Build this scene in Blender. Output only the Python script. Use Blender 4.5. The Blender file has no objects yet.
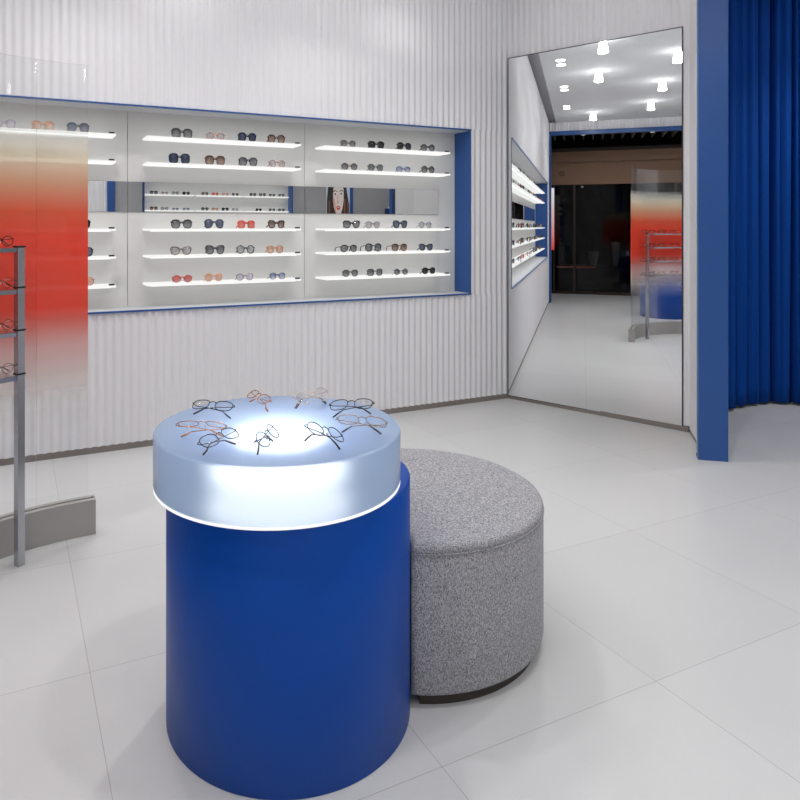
import bpy, bmesh, math, random
from math import sin, cos, pi, radians as R
random.seed(7)
C = bpy.context.scene.collection
scn = bpy.context.scene

# ------------------------------------------------------------------ materials
def srgb(r, g, b):
    f = lambda c: c/12.92 if c <= .04045 else ((c+.055)/1.055)**2.4
    return (f(r/255), f(g/255), f(b/255), 1)

def new_mat(name):
    m = bpy.data.materials.new(name); m.use_nodes = True
    nt = m.node_tree; nt.nodes.clear()
    out = nt.nodes.new('ShaderNodeOutputMaterial')
    return m, nt, out

def pbr(name, col, rough=.5, metal=0., spec=.5, noise=0., nscale=40., bump=0., coat=0., trans=0., ior=1.45, sheen=0.):
    m, nt, out = new_mat(name)
    p = nt.nodes.new('ShaderNodeBsdfPrincipled')
    p.inputs['Roughness'].default_value = rough; p.inputs['Metallic'].default_value = metal
    p.inputs['Specular IOR Level'].default_value = spec; p.inputs['Coat Weight'].default_value = coat
    p.inputs['Transmission Weight'].default_value = trans; p.inputs['IOR'].default_value = ior
    p.inputs['Sheen Weight'].default_value = sheen
    p.inputs['Base Color'].default_value = col
    if noise or bump:
        tc = nt.nodes.new('ShaderNodeTexCoord'); n = nt.nodes.new('ShaderNodeTexNoise')
        n.inputs['Scale'].default_value = nscale; n.inputs['Detail'].default_value = 4
        nt.links.new(tc.outputs['Object'], n.inputs['Vector'])
        mx = nt.nodes.new('ShaderNodeMix'); mx.data_type = 'RGBA'
        mx.inputs['A'].default_value = tuple(c*(1-noise) for c in col[:3])+(1,)
        mx.inputs['B'].default_value = tuple(min(1, c*(1+noise)) for c in col[:3])+(1,)
        nt.links.new(n.outputs['Fac'], mx.inputs['Factor'])
        nt.links.new(mx.outputs['Result'], p.inputs['Base Color'])
        if bump:
            b = nt.nodes.new('ShaderNodeBump'); b.inputs['Strength'].default_value = bump; b.inputs['Distance'].default_value = .002
            nt.links.new(n.outputs['Fac'], b.inputs['Height']); nt.links.new(b.outputs['Normal'], p.inputs['Normal'])
    nt.links.new(p.outputs['BSDF'], out.inputs['Surface'])
    return m

def emit(name, col, strength):
    m, nt, out = new_mat(name)
    e = nt.nodes.new('ShaderNodeEmission'); e.inputs['Color'].default_value = col; e.inputs['Strength'].default_value = strength
    nt.links.new(e.outputs['Emission'], out.inputs['Surface'])
    return m

def mirror_mat(name, col):
    m, nt, out = new_mat(name)
    g = nt.nodes.new('ShaderNodeBsdfGlossy'); g.inputs['Color'].default_value = col; g.inputs['Roughness'].default_value = 0
    nt.links.new(g.outputs['BSDF'], out.inputs['Surface'])
    return m

def thin_glass(name, tint, refl=1.0, ior=1.45):
    m, nt, out = new_mat(name)
    t = nt.nodes.new('ShaderNodeBsdfTransparent'); t.inputs['Color'].default_value = tint
    g = nt.nodes.new('ShaderNodeBsdfGlossy'); g.inputs['Roughness'].default_value = .01
    f = nt.nodes.new('ShaderNodeFresnel'); f.inputs['IOR'].default_value = ior
    mu = nt.nodes.new('ShaderNodeMath'); mu.operation = 'MULTIPLY'; mu.inputs[1].default_value = refl
    mx = nt.nodes.new('ShaderNodeMixShader')
    nt.links.new(f.outputs['Fac'], mu.inputs[0]); nt.links.new(mu.outputs[0], mx.inputs['Fac'])
    nt.links.new(t.outputs['BSDF'], mx.inputs[1]); nt.links.new(g.outputs['BSDF'], mx.inputs[2])
    nt.links.new(mx.outputs['Shader'], out.inputs['Surface'])
    return m

def film_glass(name):
    # clear glass carrying a printed translucent film that fades white - sand - red - rose - clear with height
    m, nt, out = new_mat(name)
    geo = nt.nodes.new('ShaderNodeNewGeometry'); sx = nt.nodes.new('ShaderNodeSeparateXYZ')
    nt.links.new(geo.outputs['Position'], sx.inputs['Vector'])
    mr = nt.nodes.new('ShaderNodeMapRange'); mr.inputs['From Min'].default_value = .4; mr.inputs['From Max'].default_value = 2.0
    nt.links.new(sx.outputs['Z'], mr.inputs['Value'])
    def ramp(stops):
        r = nt.nodes.new('ShaderNodeValToRGB'); e = r.color_ramp.elements
        while len(e) < len(stops): e.new(.5)
        for i, (z, c) in enumerate(stops):
            e[i].position = (z-.4)/1.6; e[i].color = c
        nt.links.new(mr.outputs['Result'], r.inputs['Fac']); return r
    g = lambda v: (v, v, v, 1)
    col = ramp([(.55, srgb(238, 234, 230)), (.75, srgb(236, 218, 210)), (.9, srgb(240, 192, 186)), (.99, srgb(238, 138, 124)), (1.08, srgb(252, 96, 76)),
                (1.4, srgb(252, 96, 74)), (1.52, srgb(244, 116, 84)), (1.66, srgb(240, 190, 156)), (1.77, srgb(250, 236, 210)), (1.9, srgb(252, 252, 247))])
    alp = ramp([(.5, g(0)), (.62, g(.12)), (.8, g(.56)), (.95, g(.72)), (1.06, g(.84)), (1.45, g(.86)), (1.6, g(.8)), (1.72, g(.72)), (1.82, g(.52)), (1.93, g(.02))])
    d = nt.nodes.new('ShaderNodeBsdfDiffuse'); tl = nt.nodes.new('ShaderNodeBsdfTranslucent')
    nt.links.new(col.outputs['Color'], d.inputs['Color']); nt.links.new(col.outputs['Color'], tl.inputs['Color'])
    m1 = nt.nodes.new('ShaderNodeMixShader'); m1.inputs['Fac'].default_value = .45
    nt.links.new(d.outputs['BSDF'], m1.inputs[1]); nt.links.new(tl.outputs['BSDF'], m1.inputs[2])
    t = nt.nodes.new('ShaderNodeBsdfTransparent'); t.inputs['Color'].default_value = (.985, .99, .99, 1)
    m2 = nt.nodes.new('ShaderNodeMixShader')
    nt.links.new(alp.outputs['Color'], m2.inputs['Fac']); nt.links.new(t.outputs['BSDF'], m2.inputs[1]); nt.links.new(m1.outputs['Shader'], m2.inputs[2])
    gl = nt.nodes.new('ShaderNodeBsdfGlossy'); gl.inputs['Roughness'].default_value = .01
    f = nt.nodes.new('ShaderNodeFresnel'); f.inputs['IOR'].default_value = 1.4
    mu = nt.nodes.new('ShaderNodeMath'); mu.operation = 'MULTIPLY'; mu.inputs[1].default_value = .28
    nt.links.new(f.outputs['Fac'], mu.inputs[0])
    m3 = nt.nodes.new('ShaderNodeMixShader')
    nt.links.new(mu.outputs[0], m3.inputs['Fac']); nt.links.new(m2.outputs['Shader'], m3.inputs[1]); nt.links.new(gl.outputs['BSDF'], m3.inputs[2])
    nt.links.new(m3.outputs['Shader'], out.inputs['Surface'])
    return m

def lens_mat(name, top, bot, a_top, a_bot, h):
    # tinted sunglass lens, dye graded from the brow down (object space Z)
    m, nt, out = new_mat(name)
    tc = nt.nodes.new('ShaderNodeTexCoord'); sx = nt.nodes.new('ShaderNodeSeparateXYZ')
    nt.links.new(tc.outputs['Object'], sx.inputs['Vector'])
    mr = nt.nodes.new('ShaderNodeMapRange'); mr.inputs['From Min'].default_value = 0; mr.inputs['From Max'].default_value = h
    nt.links.new(sx.outputs['Z'], mr.inputs['Value'])
    c = nt.nodes.new('ShaderNodeMix'); c.data_type = 'RGBA'; c.inputs['A'].default_value = bot; c.inputs['B'].default_value = top
    a = nt.nodes.new('ShaderNodeMix'); a.data_type = 'FLOAT'; a.inputs['A'].default_value = a_bot; a.inputs['B'].default_value = a_top
    nt.links.new(mr.outputs['Result'], c.inputs['Factor']); nt.links.new(mr.outputs['Result'], a.inputs['Factor'])
    d = nt.nodes.new('ShaderNodeBsdfPrincipled'); d.inputs['Roughness'].default_value = .08
    nt.links.new(c.outputs['Result'], d.inputs['Base Color'])
    t = nt.nodes.new('ShaderNodeBsdfTransparent')
    mx = nt.nodes.new('ShaderNodeMixShader')
    nt.links.new(a.outputs['Result'], mx.inputs['Fac']); nt.links.new(t.outputs['BSDF'], mx.inputs[1]); nt.links.new(d.outputs['BSDF'], mx.inputs[2])
    nt.links.new(mx.outputs['Shader'], out.inputs['Surface'])
    return m

def floor_mat():
    m, nt, out = new_mat('pale_floor_tile')
    p = nt.nodes.new('ShaderNodeBsdfPrincipled'); p.inputs['Specular IOR Level'].default_value = .5
    geo = nt.nodes.new('ShaderNodeNewGeometry')
    mp = nt.nodes.new('ShaderNodeVectorMath'); mp.operation = 'SUBTRACT'; mp.inputs[1].default_value = (.2345-8.147*2, 1.5412-8.147*2, 0)
    nt.links.new(geo.outputs['Position'], mp.inputs[0])
    br = nt.nodes.new('ShaderNodeTexBrick'); br.offset = 0; br.squash = 1
    br.inputs['Scale'].default_value = 1; br.inputs['Brick Width'].default_value = .8147; br.inputs['Row Height'].default_value = .8147
    br.inputs['Mortar Size'].default_value = .0016; br.inputs['Mortar Smooth'].default_value = .4; br.inputs['Bias'].default_value = 0
    br.inputs['Color1'].default_value = srgb(189, 189, 190); br.inputs['Color2'].default_value = srgb(193, 193, 194); br.inputs['Mortar'].default_value = srgb(160, 157, 155)
    nt.links.new(mp.outputs[0], br.inputs['Vector'])
    n = nt.nodes.new('ShaderNodeTexNoise'); n.inputs['Scale'].default_value = 260; n.inputs['Detail'].default_value = 3
    nt.links.new(geo.outputs['Position'], n.inputs['Vector'])
    n2 = nt.nodes.new('ShaderNodeTexNoise'); n2.inputs['Scale'].default_value = 1.3; n2.inputs['Detail'].default_value = 4
    nt.links.new(geo.outputs['Position'], n2.inputs['Vector'])
    ad = nt.nodes.new('ShaderNodeMath'); ad.operation = 'ADD'; nt.links.new(n.outputs['Fac'], ad.inputs[0]); nt.links.new(n2.outputs['Fac'], ad.inputs[1])
    mr = nt.nodes.new('ShaderNodeMapRange'); mr.inputs['From Min'].default_value = .6; mr.inputs['From Max'].default_value = 1.4
    mr.inputs['To Min'].default_value = .95; mr.inputs['To Max'].default_value = 1.04
    nt.links.new(ad.outputs[0], mr.inputs['Value'])
    mu = nt.nodes.new('ShaderNodeMix'); mu.data_type = 'RGBA'; mu.blend_type = 'MULTIPLY'; mu.inputs['Factor'].default_value = 1
    nt.links.new(br.outputs['Color'], mu.inputs['A']); nt.links.new(mr.outputs['Result'], mu.inputs['B'])
    nt.links.new(mu.outputs['Result'], p.inputs['Base Color'])
    rr = nt.nodes.new('ShaderNodeMapRange'); rr.inputs['To Min'].default_value = .28; rr.inputs['To Max'].default_value = .40
    nt.links.new(n2.outputs['Fac'], rr.inputs['Value']); nt.links.new(rr.outputs['Result'], p.inputs['Roughness'])
    nt.links.new(p.outputs['BSDF'], out.inputs['Surface'])
    return m

def tweed_mat(name, dark, light):
    m, nt, out = new_mat(name)
    p = nt.nodes.new('ShaderNodeBsdfPrincipled'); p.inputs['Roughness'].default_value = .95; p.inputs['Specular IOR Level'].default_value = .15
    p.inputs['Sheen Weight'].default_value = .15
    tc = nt.nodes.new('ShaderNodeTexCoord')
    def noise(scale, vs):
        mp = nt.nodes.new('ShaderNodeMapping'); mp.inputs['Scale'].default_value = vs
        n = nt.nodes.new('ShaderNodeTexNoise'); n.inputs['Scale'].default_value = scale; n.inputs['Detail'].default_value = 2
        nt.links.new(tc.outputs['Object'], mp.inputs['Vector']); nt.links.new(mp.outputs[0], n.inputs['Vector']); return n
    a = noise(420, (1, 1, .3)); b = noise(420, (.45, .45, 1.5))
    mi = nt.nodes.new('ShaderNodeMath'); mi.operation = 'ADD'; nt.links.new(a.outputs['Fac'], mi.inputs[0]); nt.links.new(b.outputs['Fac'], mi.inputs[1])
    r = nt.nodes.new('ShaderNodeValToRGB'); r.color_ramp.elements[0].position = .38; r.color_ramp.elements[0].color = dark
    r.color_ramp.elements[1].position = .64; r.color_ramp.elements[1].color = light
    hf = nt.nodes.new('ShaderNodeMath'); hf.operation = 'MULTIPLY'; hf.inputs[1].default_value = .5; nt.links.new(mi.outputs[0], hf.inputs[0])
    nt.links.new(hf.outputs[0], r.inputs['Fac']); nt.links.new(r.outputs['Color'], p.inputs['Base Color'])
    bu = nt.nodes.new('ShaderNodeBump'); bu.inputs['Strength'].default_value = .35; bu.inputs['Distance'].default_value = .002
    nt.links.new(hf.outputs[0], bu.inputs['Height']); nt.links.new(bu.outputs['Normal'], p.inputs['Normal'])
    nt.links.new(p.outputs['BSDF'], out.inputs['Surface'])
    return m

def frosted_mat(name):
    m, nt, out = new_mat(name)
    g = nt.nodes.new('ShaderNodeBsdfRefraction'); g.inputs['Roughness'].default_value = .42; g.inputs['IOR'].default_value = 1.42; g.inputs['Color'].default_value = (.86, .93, 1, 1)
    d = nt.nodes.new('ShaderNodeBsdfDiffuse'); d.inputs['Color'].default_value = srgb(190, 216, 252)
    tl = nt.nodes.new('ShaderNodeBsdfTranslucent'); tl.inputs['Color'].default_value = srgb(198, 222, 254)
    m1 = nt.nodes.new('ShaderNodeMixShader'); m1.inputs['Fac'].default_value = .6
    nt.links.new(d.outputs['BSDF'], m1.inputs[1]); nt.links.new(tl.outputs['BSDF'], m1.inputs[2])
    m2 = nt.nodes.new('ShaderNodeMixShader'); m2.inputs['Fac'].default_value = FROST_DIFF
    nt.links.new(g.outputs['BSDF'], m2.inputs[1]); nt.links.new(m1.outputs['Shader'], m2.inputs[2])
    gl = nt.nodes.new('ShaderNodeBsdfGlossy'); gl.inputs['Roughness'].default_value = .25
    m3 = nt.nodes.new('ShaderNodeMixShader')
    f = nt.nodes.new('ShaderNodeFresnel'); f.inputs['IOR'].default_value = 1.3
    nt.links.new(f.outputs['Fac'], m3.inputs['Fac']); nt.links.new(m2.outputs['Shader'], m3.inputs[1]); nt.links.new(gl.outputs['BSDF'], m3.inputs[2])
    nt.links.new(m3.outputs['Shader'], out.inputs['Surface'])
    return m

def gradient_light(name, z0, z1, c0, c1, s):
    m, nt, out = new_mat(name)
    geo = nt.nodes.new('ShaderNodeNewGeometry'); sx = nt.nodes.new('ShaderNodeSeparateXYZ'); nt.links.new(geo.outputs['Position'], sx.inputs['Vector'])
    mr = nt.nodes.new('ShaderNodeMapRange'); mr.inputs['From Min'].default_value = z0; mr.inputs['From Max'].default_value = z1; nt.links.new(sx.outputs['Z'], mr.inputs['Value'])
    c = nt.nodes.new('ShaderNodeMix'); c.data_type = 'RGBA'; c.inputs['A'].default_value = c0; c.inputs['B'].default_value = c1; nt.links.new(mr.outputs['Result'], c.inputs['Factor'])
    e = nt.nodes.new('ShaderNodeEmission'); e.inputs['Strength'].default_value = s; nt.links.new(c.outputs['Result'], e.inputs['Color'])
    nt.links.new(e.outputs['Emission'], out.inputs['Surface'])
    return m

FROST_DIFF = .76
M = dict(
    wall=pbr('white_fluted_panel', srgb(222, 221, 224), .6, spec=.2),
    plain=pbr('white_wall_paint', srgb(228, 228, 229), .6, spec=.3, noise=.01, nscale=8),
    ceil=pbr('white_ceiling_paint', srgb(232, 233, 235), .75, spec=.2),
    slot=pbr('grey_shadow_gap', srgb(176, 176, 180), .8, spec=.2),
    floor=floor_mat(),
    skirting=pbr('taupe_skirting', srgb(122, 116, 111), .5, noise=.03, nscale=20),
    blue=pbr('satin_blue_metal', srgb(34, 78, 142), .32, spec=.5, noise=.03, nscale=5),
    plinth=pbr('royal_blue_lacquer', srgb(0, 64, 150), .4, spec=.22, noise=.02, nscale=3),
    navy=pbr('navy_blue', srgb(28, 44, 88), .5),
    curtain=pbr('blue_velvet', srgb(0, 62, 140), .75, spec=.15, noise=.05, nscale=60, bump=.1),
    panel=pbr('pale_grey_back_panel', srgb(212, 212, 210), .45, spec=.4),
    reveal=pbr('light_grey_reveal', srgb(186, 187, 190), .5),
    shelf=emit('lit_acrylic', (1, .995, .98, 1), .95),
    led=emit('led_strip', (1, .995, .98, 1), 1.5),
    tag=pbr('black_tag', srgb(28, 28, 30), .4),
    mirror=mirror_mat('silvered_mirror', (.90, .92, .925, 1)),
    mirror_strip=mirror_mat('silvered_strip', (.86, .87, .87, 1)),
    mirror_edge=pbr('dark_mirror_edge', srgb(40, 42, 48), .4),
    film=film_glass('gradient_film_glass'),
    acrylic=thin_glass('clear_acrylic', (.97, .975, .98, 1), .6),
    steel=pbr('brushed_steel', srgb(176, 178, 184), .18, metal=.85, noise=.04, nscale=90),
    kick=pbr('grey_steel_kick', srgb(160, 156, 153), .42, metal=.1, noise=.03, nscale=12),
    rubber=pbr('black_rubber', srgb(24, 24, 26), .5),
    frost=frosted_mat('frosted_acrylic'),
    core=emit('lamp_core', (1, .99, .96, 1), 4.2),
    rim=emit('edge_glow', (1, 1, 1, 1), 1.0),  # emissive white imitating light caught on the block's lower bevel
    tweed=tweed_mat('grey_tweed', srgb(84, 84, 90), srgb(184, 183, 188)),
    shadow_base=pbr('dark_plinth_base', srgb(52, 46, 42), .6),
    lamp=emit('lamp_glow', (1, .985, .96, 1), 44),
    lampcap=pbr('white_lamp_cap', srgb(225, 225, 225), .5),
    spot=emit('spot_glow', (1, .985, .96, 1), 4),
    grey_panel=pbr('mid_grey_panel', srgb(158, 158, 160), .6),
    dark=pbr('dark_mall_paint', srgb(30, 26, 24), .6),
    brown=pbr('brown_fascia', srgb(132, 100, 78), .55, noise=.08, nscale=4),
    bronze=pbr('dark_bronze', srgb(52, 40, 34), .4, metal=.4),
    baffle=pbr('grey_baffle', srgb(120, 114, 108), .6),
    smoked=thin_glass('smoked_shop_glass', (.5, .5, .5, 1), .6),
    mall_floor=pbr('mall_floor_stone', srgb(150, 148, 146), .25),
    vase=pbr('pale_ceramic', srgb(215, 212, 204), .6),
    pink=emit('coral_edge_light', srgb(230, 140, 120), .35),
    banner=gradient_light('gradient_lightbox', 1.0, 2.2, srgb(220, 60, 50), srgb(250, 250, 250), .8),
    pad=pbr('clear_silicone', srgb(206, 205, 202), .3, spec=.6),
)

# ------------------------------------------------------------------ helpers
def link(name, me, mat, parent=None, smooth=False):
    if smooth:
        for p in me.polygons: p.use_smooth = True
    for mm in (mat if isinstance(mat, (list, tuple)) else [mat]): me.materials.append(mm)
    o = bpy.data.objects.new(name, me); C.objects.link(o)
    if parent: o.parent = parent
    return o

def obj(name, bm, mat, parent=None, smooth=False, loc=None):
    bmesh.ops.recalc_face_normals(bm, faces=bm.faces)
    me = bpy.data.meshes.new(name); bm.to_mesh(me); bm.free()
    o = link(name, me, mat, parent, smooth)
    if loc: o.location = loc
    return o

def thing(name, label, cat, loc=(0, 0, 0), rotz=0, group=None):
    o = bpy.data.objects.new(name, None); C.objects.link(o)
    o.location = loc; o.rotation_euler = (0, 0, rotz); o.empty_display_size = .1
    return tag(o, label, cat, group)

def tag(o, label, cat, group=None):
    o['label'] = label; o['category'] = cat
    if group: o['group'] = group
    return o

def struct(o):
    o['kind'] = 'structure'; return o

def box(bm, x0, x1, y0, y1, z0, z1, bevel=0, mi=0):
    r = bmesh.ops.create_cube(bm, size=1)
    for v in r['verts']:
        v.co = ((x0+x1)/2+v.co.x*(x1-x0), (y0+y1)/2+v.co.y*(y1-y0), (z0+z1)/2+v.co.z*(z1-z0))
    fs = set(f for v in r['verts'] for f in v.link_faces)
    if bevel:
        es = list(set(e for v in r['verts'] for e in v.link_edges))
        bmesh.ops.bevel(bm, geom=es, offset=bevel, segments=2, profile=.5, affect='EDGES')
    elif mi:
        for f in fs: f.material_index = mi
    return bm

def B(*a, **k): return box(bmesh.new(), *a, **k)

def lathe(bm, prof, n=64, c=(0, 0)):
    rings = []
    for r, z in prof:
        if r < 1e-6: rings.append([bm.verts.new((c[0], c[1], z))])
        else: rings.append([bm.verts.new((c[0]+r*cos(2*pi*i/n), c[1]+r*sin(2*pi*i/n), z)) for i in range(n)])
    for a, b in zip(rings, rings[1:]):
        for i in range(n):
            j = (i+1) % n
            f = [a[i % len(a)], a[j % len(a)], b[j % len(b)], b[i % len(b)]]
            f = list(dict.fromkeys(f))
            if len(f) > 2: bm.faces.new(f)
    return bm

def tube(bm, pts, r, n=6, closed=False, flat=1.0):
    from mathutils import Vector
    P = [Vector(p) for p in pts]; N = len(P); rings = []
    for i, p in enumerate(P):
        a = P[(i-1) % N] if (closed or i > 0) else p
        b = P[(i+1) % N] if (closed or i < N-1) else p
        t = (b-a).normalized()
        u = t.cross(Vector((0, 1, 0)))
        if u.length < .1: u = t.cross(Vector((0, 0, 1)))
        u.normalize(); w = t.cross(u).normalized()
        rr = r[i] if isinstance(r, (list, tuple)) else r
        rings.append([bm.verts.new(p+u*rr*cos(2*pi*k/n)+w*rr*flat*sin(2*pi*k/n)) for k in range(n)])
    for i in range(N if closed else N-1):
        a, b = rings[i], rings[(i+1) % N]
        for k in range(n): bm.faces.new((a[k], a[(k+1) % n], b[(k+1) % n], b[k]))
    if not closed:
        bm.faces.new(rings[0][::-1]); bm.faces.new(rings[-1])
    return bm

def prism(bm, outline, z0, z1):
    a = [bm.verts.new((x, y, z0)) for x, y in outline]; b = [bm.verts.new((x, y, z1)) for x, y in outline]
    n = len(a); bm.faces.new(a[::-1]); bm.faces.new(b)
    for i in range(n): bm.faces.new((a[i], a[(i+1) % n], b[(i+1) % n], b[i]))
    return bm

def arc_slab(bm, c, r0, r1, z0, z1, a0, a1, n=48):
    A = [R(a0+(a1-a0)*i/n) for i in range(n+1)]
    o = [(c[0]+r1*cos(a), c[1]+r1*sin(a)) for a in A]; i_ = [(c[0]+r0*cos(a), c[1]+r0*sin(a)) for a in A]
    V = [[bm.verts.new((x, y, z)) for x, y in L] for L, z in ((o, z0), (o, z1), (i_, z1), (i_, z0))]
    for k in range(n):
        for q in range(4): bm.faces.new((V[q][k], V[q][k+1], V[(q+1) % 4][k+1], V[(q+1) % 4][k]))
    bm.faces.new([V[q][0] for q in range(4)]); bm.faces.new([V[q][n] for q in range(3, -1, -1)])
    return bm

PERIOD, FL = .0535, .0105
def fluted(bm, p, q, z0, z1, off=0., thick=.05):
    """fluted wall face from p to q (xy), flutes bulging to the left of p->q, with a flat back"""
    dx, dy = q[0]-p[0], q[1]-p[1]; L = math.hypot(dx, dy); dx /= L; dy /= L; nx, ny = -dy, dx
    n = max(1, round(L/PERIOD)); S = 8; pts = []
    for i in range(n*S+1):
        t = i/S; h = FL*(.5-.5*cos(2*pi*t))
        s = L*i/(n*S); pts.append((p[0]+dx*s+nx*h, p[1]+dy*s+ny*h))
    a = [bm.verts.new((x, y, z0)) for x, y in pts]; b = [bm.verts.new((x, y, z1)) for x, y in pts]
    for i in range(len(a)-1): bm.faces.new((a[i], a[i+1], b[i+1], b[i]))
    k = [(p[0]-nx*thick, p[1]-ny*thick), (q[0]-nx*thick, q[1]-ny*thick)]
    c = [bm.verts.new((x, y, z)) for z in (z0, z1) for x, y in k]
    bm.faces.new((c[0], c[2], c[3], c[1]))
    bm.faces.new((a[0], b[0], c[2], c[0])); bm.faces.new((a[-1], c[1], c[3], b[-1]))
    bm.faces.new([c[0], c[1]]+a[::-1]); bm.faces.new([c[3], c[2]]+b)
    return bm

def dup(root, loc, rotz=None, label=None):
    r = root.copy(); C.objects.link(r); r.location = loc
    if rotz is not None: r.rotation_euler = (0, 0, rotz)
    if label: r['label'] = label
    for ch in list(root.children):
        c = ch.copy(); C.objects.link(c); c.parent = r
        for g in list(ch.children):
            d = g.copy(); C.objects.link(d); d.parent = c
    return r

def flatp(p, dirn, t, thick): # oriented box footprint: from p along dirn by t, thickness to the right
    dx, dy = dirn; nx, ny = dy, -dx
    return [p, (p[0]+dx*t, p[1]+dy*t), (p[0]+dx*t+nx*thick, p[1]+dy*t+ny*thick), (p[0]+nx*thick, p[1]+ny*thick)]

# ------------------------------------------------------------------ dimensions
YW = 4.623; ZC = 3.43; XE = -4.0; XW = XE+.035; YO = -3.2; XR = 8.8
CX0, CX1, CZ0, CZ1, CD = -3.30, 3.412, .905, 2.237, .20
ma = R(112.41); MD = (cos(ma), sin(ma)); MN = (-sin(ma), cos(ma))       # mirror wall direction, normal into room
MC = (3.8092+MD[0]*-.0, 4.5874)                                          # mirror's left bottom corner
CORNER = (3.812, YW)
MEND = (MC[0]-MD[0]*1.38+MN[0]*-.015, MC[1]-MD[1]*1.38+MN[1]*-.015)
POSTA = (3.875, 2.893); POSTB = (4.006, 2.787)

# ------------------------------------------------------------------ setting
struct(obj('floor', B(XE-3.6, XR, YO-.3, 5.2, -.06, 0), M['floor']))
bm = B(XE-.05, XR, YO-.25, YW-.135, ZC, ZC+.1)
struct(obj('ceiling', bm, M['ceil']))
bm = B(XE-.05, CORNER[0]+.2, YW-.135, YW+.05, ZC+.05, ZC+.06)
box(bm, XE-.05, CORNER[0]+.2, YW-.14, YW-.135, ZC+.05, ZC+.1)
box(bm, XE-.02, XE, YW-.14, YW+.05, ZC, ZC+.06)
struct(obj('trim_1', bm, M['slot']))
# back wall round the recess (faces -Y): p->q runs from +X to -X so the flutes bulge towards -Y
bm = bmesh.new()
fluted(bm, (CORNER[0], YW), (XW, YW), CZ1+.013, ZC-.0)
fluted(bm, (CORNER[0], YW), (XW, YW), .04, CZ0-.013)
fluted(bm, (CORNER[0], YW), (CX1+.0125, YW), CZ0-.013, CZ1+.013)
fluted(bm, (CX0-.0125, YW), (XW, YW), CZ0-.013, CZ1+.013)
struct(obj('wall_back', bm, M['wall']))
struct(obj('baseboard_back', B(XW, CORNER[0]-.005, YW-.006, YW+.02, 0, .041), M['skirting']))
# mirror wall
W0 = (MC[0]-MN[0]*.03+MD[0]*.06, MC[1]-MN[1]*.03+MD[1]*.06)
W1 = (MEND[0], MEND[1])
bm = bmesh.new(); fluted(bm, (W1[0]-MN[0]*.0, W1[1]-MN[1]*.0), (W0[0], W0[1]), .04, ZC)
struct(obj('wall_right', bm, M['wall']))
nb = bmesh.new(); s = .022
prism(nb, [(W1[0]+MN[0]*s, W1[1]+MN[1]*s), (W0[0]+MN[0]*s, W0[1]+MN[1]*s), (W0[0]-MN[0]*.02, W0[1]-MN[1]*.02), (W1[0]-MN[0]*.02, W1[1]-MN[1]*.02)], 0, .036)
struct(obj('baseboard_right', nb, M['skirting']))
# return wall beside the portal
RE = (4.10, 3.058)
nb = bmesh.new(); fx, fy = W1[0]+MN[0]*.0, W1[1]+MN[1]*.0
prism(nb, [(fx, fy), (RE[0], RE[1]), (3.925, 2.945), (4.02, 2.87), (4.2, 3.0), (fx+.09, fy-.02)], .02, ZC)
struct(obj('wall_return', nb, M['plain']))
nb = bmesh.new(); prism(nb, [(fx-.004, fy-.002), (RE[0]-.004, RE[1]), (3.923, 2.945), (4.02, 2.87), (4.2, 3.0), (fx+.08, fy-.02)], 0, .02)
struct(obj('baseboard_return', nb, M['skirting']))

# blue portal: two posts and a lintel
pt = thing('portal_frame', 'satin blue metal portal frame standing in front of the blue curtain', 'door frame', (POSTA[0], POSTA[1], 0), math.atan2(POSTB[1]-POSTA[1], POSTB[0]-POSTA[0]))
pw = math.hypot(POSTB[0]-POSTA[0], POSTB[1]-POSTA[1])
obj('post', B(0, pw, 0, .035, 0, ZC-.19, bevel=.002), M['blue'], pt)
obj('post', B(1.75, 1.75+pw, 0, .035, 0, ZC-.19, bevel=.002), M['blue'], pt)
obj('lintel', B(0, 1.75+pw, 0, .035, ZC-.19, ZC-.002, bevel=.002), M['blue'], pt)
# walls enclosing the rest of the shop (behind the curtain and behind the camera)
struct(obj('wall_fitting', B(4.6, XR, 4.75, 4.85, 0, ZC), M['plain']))
struct(obj('wall_east', B(XR, XR+.1, YO, 4.8, 0, ZC), M['plain']))
p2 = (POSTA[0]+cos(pt.rotation_euler[2])*1.93, POSTA[1]+sin(pt.rotation_euler[2])*1.93)
struct(obj('wall_partition', B(p2[0]+.02, XR, p2[1]-.05, p2[1]+.05, 0, ZC), M['plain']))

# entrance wall at the left with a blue framed opening on to the mall
bm = bmesh.new(); fluted(bm, (XE, YW), (XE, YO), 3.27, ZC); fluted(bm, (XE, -.6), (XE, YO), 0, 3.27)
struct(obj('wall_left', bm, M['wall']))
ef = thing('entrance_frame', 'blue metal frame round the wide dark shop entrance seen in the mirror', 'door frame', (XE, 2, 0))
obj('jamb', B(-.09, .03, 2.575, 2.645, 0, 3.19), M['blue'], ef); obj('jamb', B(-.09, .03, -2.6, -2.53, 0, 3.19), M['blue'], ef)
obj('header', B(-.09, .03, -2.6, 2.645, 3.19, 3.265), M['blue'], ef)

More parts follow.
